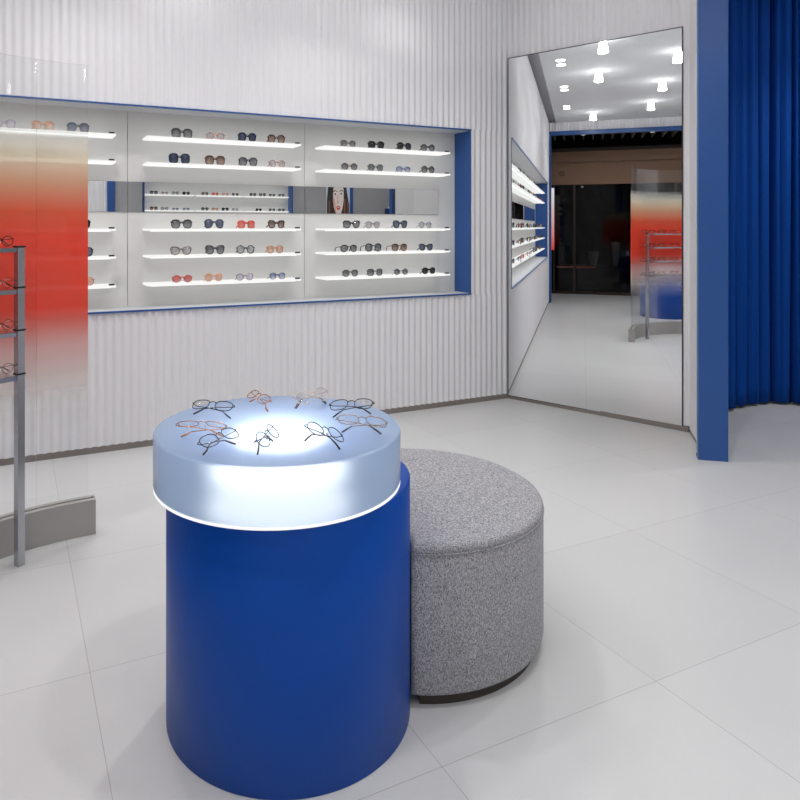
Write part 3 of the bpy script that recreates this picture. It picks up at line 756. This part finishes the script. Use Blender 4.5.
fill_lamps = [(3.05, 3.3), (2.9, 2.2), (1.2, 1.2), (2.9, .4), (-.5, 1.2), (-2.2, 1.2), (1.2, -.6), (2.9, -1.4), (-.5, -.6), (-2.2, -.6), (1.2, -2.2), (-.5, -2.2), (4.6, -.2), (4.6, -2.0), (6.4, -.4), (6.4, -2.0), (6.0, 2.5), (-2.2, -2.2)]  # added unseen lamps that brighten the room, right wall and curtain
for x, y, *lab in lampl+fill_lamps:
    if lp0 is None: t = lp0 = lamp_proto(); t.location = (x, y, ZC)
    else: t = dup(lp0, (x, y, ZC))
    t['label'] = lab[0] if lab else 'added unseen ceiling lamp brightening the rest of the shop'
    if not lab: t['group'] = 'added unseen ceiling lamps'
    lo = add_light((x, y, ZC-.138), LP*(2.6 if (x, y) == (6.0, 2.5) else 1), .09)  # the added lamp by the curtain is boosted to bring out its folds
# recessed twin spots near the recess wall
def twin():
    t = thing('twin_downlight', '', 'ceiling light', (0, 0, 0), 0, 'twin recessed downlights')
    obj('bezel', B(-.2, .2, -.075, .075, -.004, -.0005), M['lampcap'], t)
    for s in (-1, 1):
        bm = bmesh.new(); lathe(bm, [(0, -.012), (.052, -.012), (.055, -.004), (0, -.004)], 24, (s*.12, 0)); obj('lens', bm, M['spot'], t)
    return t
tw = None
for x, lab in ((1.05, 'twin recessed downlight highest in the mirror, near the left wall'), (-.59, 'middle twin recessed downlight in the mirror'), (-2.25, 'twin recessed downlight lowest in the mirror'), (2.7, None)):
    if tw is None: t = tw = twin(); t.location = (x, 4.26, ZC)
    else: t = dup(tw, (x, 4.26, ZC))
    t['label'] = lab or 'twin recessed downlight outside the photo, above the recess'
    add_light((x, 4.26, ZC-.014), 1.0, .07, spread=110)

# ------------------------------------------------------------------ camera-side wall: cabinet, poster, ring
oc = thing('display_cabinet', 'white lit cabinet on the wall behind the viewer, seen in the slim mirror', 'display cabinet', (0, YO, 0))
obj('back_panel', B(2.2, 5.14, -.2, -.18, OZ0, OZ1), M['panel'], oc)
obj('end_board', B(2.2, 2.222, -.19, .03, OZ0, OZ1), M['blue'], oc); obj('end_board', B(5.118, 5.14, -.19, .03, OZ0, OZ1), M['blue'], oc)
obj('top_board', B(2.2, 5.14, -.19, .0, OZ1, OZ1+.015), M['reveal'], oc); obj('bottom_board', B(2.2, 5.14, -.19, .0, OZ0-.015, OZ0), M['reveal'], oc)
fs = None
for r, z in enumerate((2.05, 1.758, 1.466, 1.174)):
    for k in range(3):
        x = 2.25+k*.96
        lab = f'white lit {["top", "second", "third", "bottom"][r]} shelf, {["left", "middle", "right"][k]} bay of the cabinet in the slim mirror'
        if fs is None:
            fs = t = thing('lit_shelf', lab, 'shelf', (x, YO-.17, z), 0, 'shelves of the camera-side cabinet'); obj('board', B(0, .9, 0, .16, -.02, 0, bevel=.002), M['shelf'], t)
        else: t = dup(fs, (x, YO-.17, z), label=lab)
        for j in range(4):
            gx = x+.15+j*.2
            if r == 1 and k == 2 and j == 0: gx = 4.44
            if r == 1 and k == 2 and j == 1: continue
            g = dup(protos[(r*5+k*3+j*7) % len(protos)] if not (r == 1 and k == 2 and j == 0) else protos[2*20-1], (gx, YO-.04, z+.0005), pi,
                    'black sunglasses standing out on a white shelf in the slim mirror' if (r == 1 and k == 2 and j == 0) else 'tiny sunglasses on the white shelves reflected in the slim mirror')
            g['group'] = 'sunglasses on the camera-side shelves'
# portrait poster: one flat board, painted shapes
PX = lambda px: 5.888+(px-326)*.02302
PZ = lambda py: 2.276-(py-187)*.0208
pm = [pbr('poster_blue_white', srgb(206, 220, 238), .6), pbr('poster_hair', srgb(58, 52, 50), .6), pbr('poster_hair_brown', srgb(140, 92, 76), .6), pbr('poster_skin', srgb(238, 226, 220), .6),
      pbr('poster_skin_rose', srgb(222, 176, 168), .6), pbr('poster_black', srgb(24, 20, 22), .6), pbr('poster_lips', srgb(216, 52, 44), .6), pbr('poster_white', srgb(245, 242, 240), .6)]
bm = bmesh.new(); box(bm, PX(326), PX(349.4), YO-.011, YO+.010, 1.15, 2.6)
def patch(pts20, mi, layer):
    P = [(PX(320+x/20), PZ(180+y/20)) for x, y in pts20]; y1 = YO+.010+layer*.0008
    a = [bm.verts.new((x, YO+.010, z)) for x, z in P]; b = [bm.verts.new((x, y1, z)) for x, z in P]; n = len(P); fs_ = [bm.faces.new(b)]
    for i in range(n): fs_.append(bm.faces.new((a[i], a[(i+1) % n], b[(i+1) % n], b[i])))
    for f in fs_: f.material_index = mi
def ell(cx, cy, rx, ry, n=20): return [(cx+rx*cos(2*pi*i/n), cy+ry*sin(2*pi*i/n)) for i in range(n)]
patch([(122, 1300), (130, 400), (160, 60), (260, -60), (420, -60), (500, 60), (540, 300), (575, 500), (590, 1300)], 1, 1)
patch([(165, 1250), (165, 420), (190, 420), (200, 1250)], 2, 2); patch([(455, 1250), (470, 380), (500, 380), (500, 1250)], 2, 2); patch([(545, 1250), (535, 420), (560, 480), (572, 1250)], 2, 2)
patch([(250, 420), (255, 200), (290, 40), (360, 0), (430, 40), (462, 200), (462, 400), (440, 560), (400, 690), (350, 740), (310, 690), (265, 560)], 3, 3)
patch([(252, 420), (262, 330), (290, 420), (300, 560), (330, 700), (310, 690), (265, 560)], 4, 4); patch([(310, 720), (390, 720), (400, 1200), (300, 1200)], 4, 3.5)
patch(ell(290, 285, 36, 22), 7, 5); patch(ell(412, 275, 34, 20), 7, 5); patch(ell(292, 286, 17, 20), 5, 6); patch(ell(410, 276, 16, 19), 5, 6)
patch([(250, 235), (280, 205), (330, 225), (332, 238), (285, 222), (255, 248)], 5, 5); patch([(375, 225), (420, 195), (455, 222), (452, 236), (420, 212), (378, 238)], 5, 5)
patch([(335, 300), (350, 300), (352, 420), (365, 455), (330, 470), (322, 445), (334, 420)], 4, 5)
patch([(312, 545), (335, 515), (352, 525), (370, 515), (396, 545), (375, 595), (335, 597)], 6, 5); patch([(322, 547), (352, 540), (386, 547), (352, 560)], 7, 6)
po_ = obj('portrait_poster', bm, pm); tag(po_, 'portrait poster of a long haired person with red lips, in the slim mirror', 'poster')
o = obj('blue_fin', B(PX(349.6), PX(352), YO-.009, YO+.04, 0, 2.9), M['blue']); tag(o, 'narrow blue upright beside the portrait poster in the slim mirror', 'post')
rg = bmesh.new(); cxr, czr, rr = 7.56, 1.69, .26
tube(rg, [(cxr+rr*cos(2*pi*i/48), YO+.02, czr+rr*sin(2*pi*i/48)) for i in range(48)], .022, 8, closed=True)
o = obj('wall_ring', rg, M['plain'], smooth=True); tag(o, 'pale ring on the grey wall at the right of the slim mirror', 'wall ornament')
bm = B(7.27, 7.47, YO-.009, YO+.12, 1.5, 1.84, bevel=.006); o = obj('wall_box', bm, M['navy']); obj('badge', B(7.35, 7.41, YO+.12, YO+.123, 1.74, 1.79), M['plain'], o)
tag(o, 'small navy box on the grey wall inside the pale ring', 'box')

# ------------------------------------------------------------------ mall beyond the entrance
XS = -5.95
md = None
for x, y, lab in ((-4.75, 4.0, 'small downlight in the dark mall ceiling, left one in the mirror'), (-4.75, 2.75, 'small downlight in the dark mall ceiling, right one in the mirror')):
    bm = bmesh.new(); lathe(bm, [(0, 3.28), (.05, 3.28), (.055, 3.30), (.05, 4.0), (0, 4.0)], 20)
    o = obj('mall_downlight', bm, M['bronze'], loc=(x, y, 0)); tag(o, lab, 'ceiling light')
    bm = bmesh.new(); lathe(bm, [(0, 3.272), (.042, 3.272), (.042, 3.2795), (0, 3.2795)], 20); obj('lens', bm, M['led'], o)
    add_light((x, y, 3.268), 5, .08, spread=150)
bm = B(-7.6, XE-.1, 4.66, 4.8, 0, 4.0); struct(obj('wall_mall_side', bm, M['dark']))
struct(obj('wall_mall_end', B(-7.6, XE-.1, -3.3, -3.2, 0, 4.0), M['dark']))
struct(obj('wall_mall_far', B(-7.65, -7.6, -3.2, 4.7, 0, 4.0), M['dark']))
struct(obj('wall_mall_ceiling', B(-7.6, XE-.1, -3.2, 4.7, 4.0, 4.1), M['dark']))
for k in range(34):
    if k % 1 == 0:
        o = obj('ceiling_baffle', B(XS+.1, XE-.15, 4.55-k*.19, 4.58-k*.19, 3.3, 3.46), M['baffle']) if k == 0 else o.copy()
        if k: C.objects.link(o); o.location = (0, -k*.19, 0)
        tag(o, 'dark hanging ceiling baffle in the mall seen above the entrance in the mirror', 'ceiling baffle', 'mall ceiling baffles')
sf = thing('storefront', 'dark shop window with brown fascia across the mall, seen in the mirror', 'shop front', (XS, 0, 0))
obj('fascia', B(-.1, .02, -3.2, 4.65, 2.36, 2.84), M['brown'], sf); obj('cornice', B(-.1, .10, -3.2, 4.65, 2.84, 3.06), M['brown'], sf); obj('cornice', B(-.1, .06, -3.2, 4.65, 3.06, 3.14), M['bronze'], sf)
for y in (4.6, 4.18, 2.2, .6, -1.2): obj('mullion', B(-.05, .02, y-.022, y+.022, .0, 2.36), M['bronze'], sf)
obj('sill', B(-.1, .03, -3.2, 4.65, 0, .06), M['bronze'], sf)
obj('window_glass', B(-.02, -.012, -3.2, 4.65, .06, 2.36), M['smoked'], sf)
obj('ledge', B(-1.2, -.12, -3.2, 4.65, 0, .58), M['dark'], sf)
obj('edge_glow', B(-.12, -.115, 3.75, 4.55, .56, .585), M['pink'], sf)
bm = bmesh.new(); tube(bm, [(.025, 4.43+.05*cos(2*pi*i/24), 2.6+.05*sin(2*pi*i/24)) for i in range(24)], .006, 6, closed=True)
for i in range(6): tube(bm, [(.025, 4.43, 2.6), (.025, 4.43+.045*cos(pi*i/3), 2.6+.045*sin(pi*i/3))], .003, 5)
obj('emblem', bm, M['bronze'], sf)
for (y, r0, h, lab) in ((3.33, .09, .53, 'tall pale vase in the dark shop window across the mall'), (3.8, .12, .32, 'short pale vase in the dark shop window across the mall')):
    bm = bmesh.new(); lathe(bm, [(0, 0), (r0*.6, 0), (r0*.75, h*.3), (r0*1.05, h*.97), (r0, h), (r0*.85, h*.96), (0, h*.9)], 32)
    o = obj('vase', bm, M['vase'], smooth=True, loc=(XS-.6, y, .5805)); tag(o, lab, 'vase', 'vases in the dark window')
bm = B(-4.26, -4.22, 4.53, 4.659, 1.0, 2.2); o = obj('light_sign', bm, M['banner']); tag(o, 'slim white to red blade sign just outside the entrance in the mirror', 'light box')

# ------------------------------------------------------------------ camera, world, view
cd = bpy.data.cameras.new('camera'); cam = bpy.data.objects.new('camera', cd); C.objects.link(cam)
cam.location = (0, 0, 1.45); cam.rotation_euler = (R(90), 0, R(-25.1717))
cd.sensor_width = 36; cd.lens = 685.755*36/800; cd.shift_x = (400-332.546)/800; cd.shift_y = -(400-226.727)/800
cd.clip_start = .02; scn.camera = cam
w = bpy.data.worlds.new('world'); scn.world = w; w.use_nodes = True
w.node_tree.nodes['Background'].inputs['Color'].default_value = (.02, .02, .022, 1)
vs = scn.view_settings; vs.view_transform = 'Standard'; vs.look = 'None'; vs.gamma = 1; vs.exposure = 0; vs.use_curve_mapping = False
cy = scn.cycles
cy.max_bounces = 14; cy.diffuse_bounces = 6; cy.glossy_bounces = 6; cy.transmission_bounces = 10; cy.transparent_max_bounces = 24
cy.caustics_reflective = False; cy.caustics_refractive = True; cy.sample_clamp_indirect = 6
cy.use_denoising = True
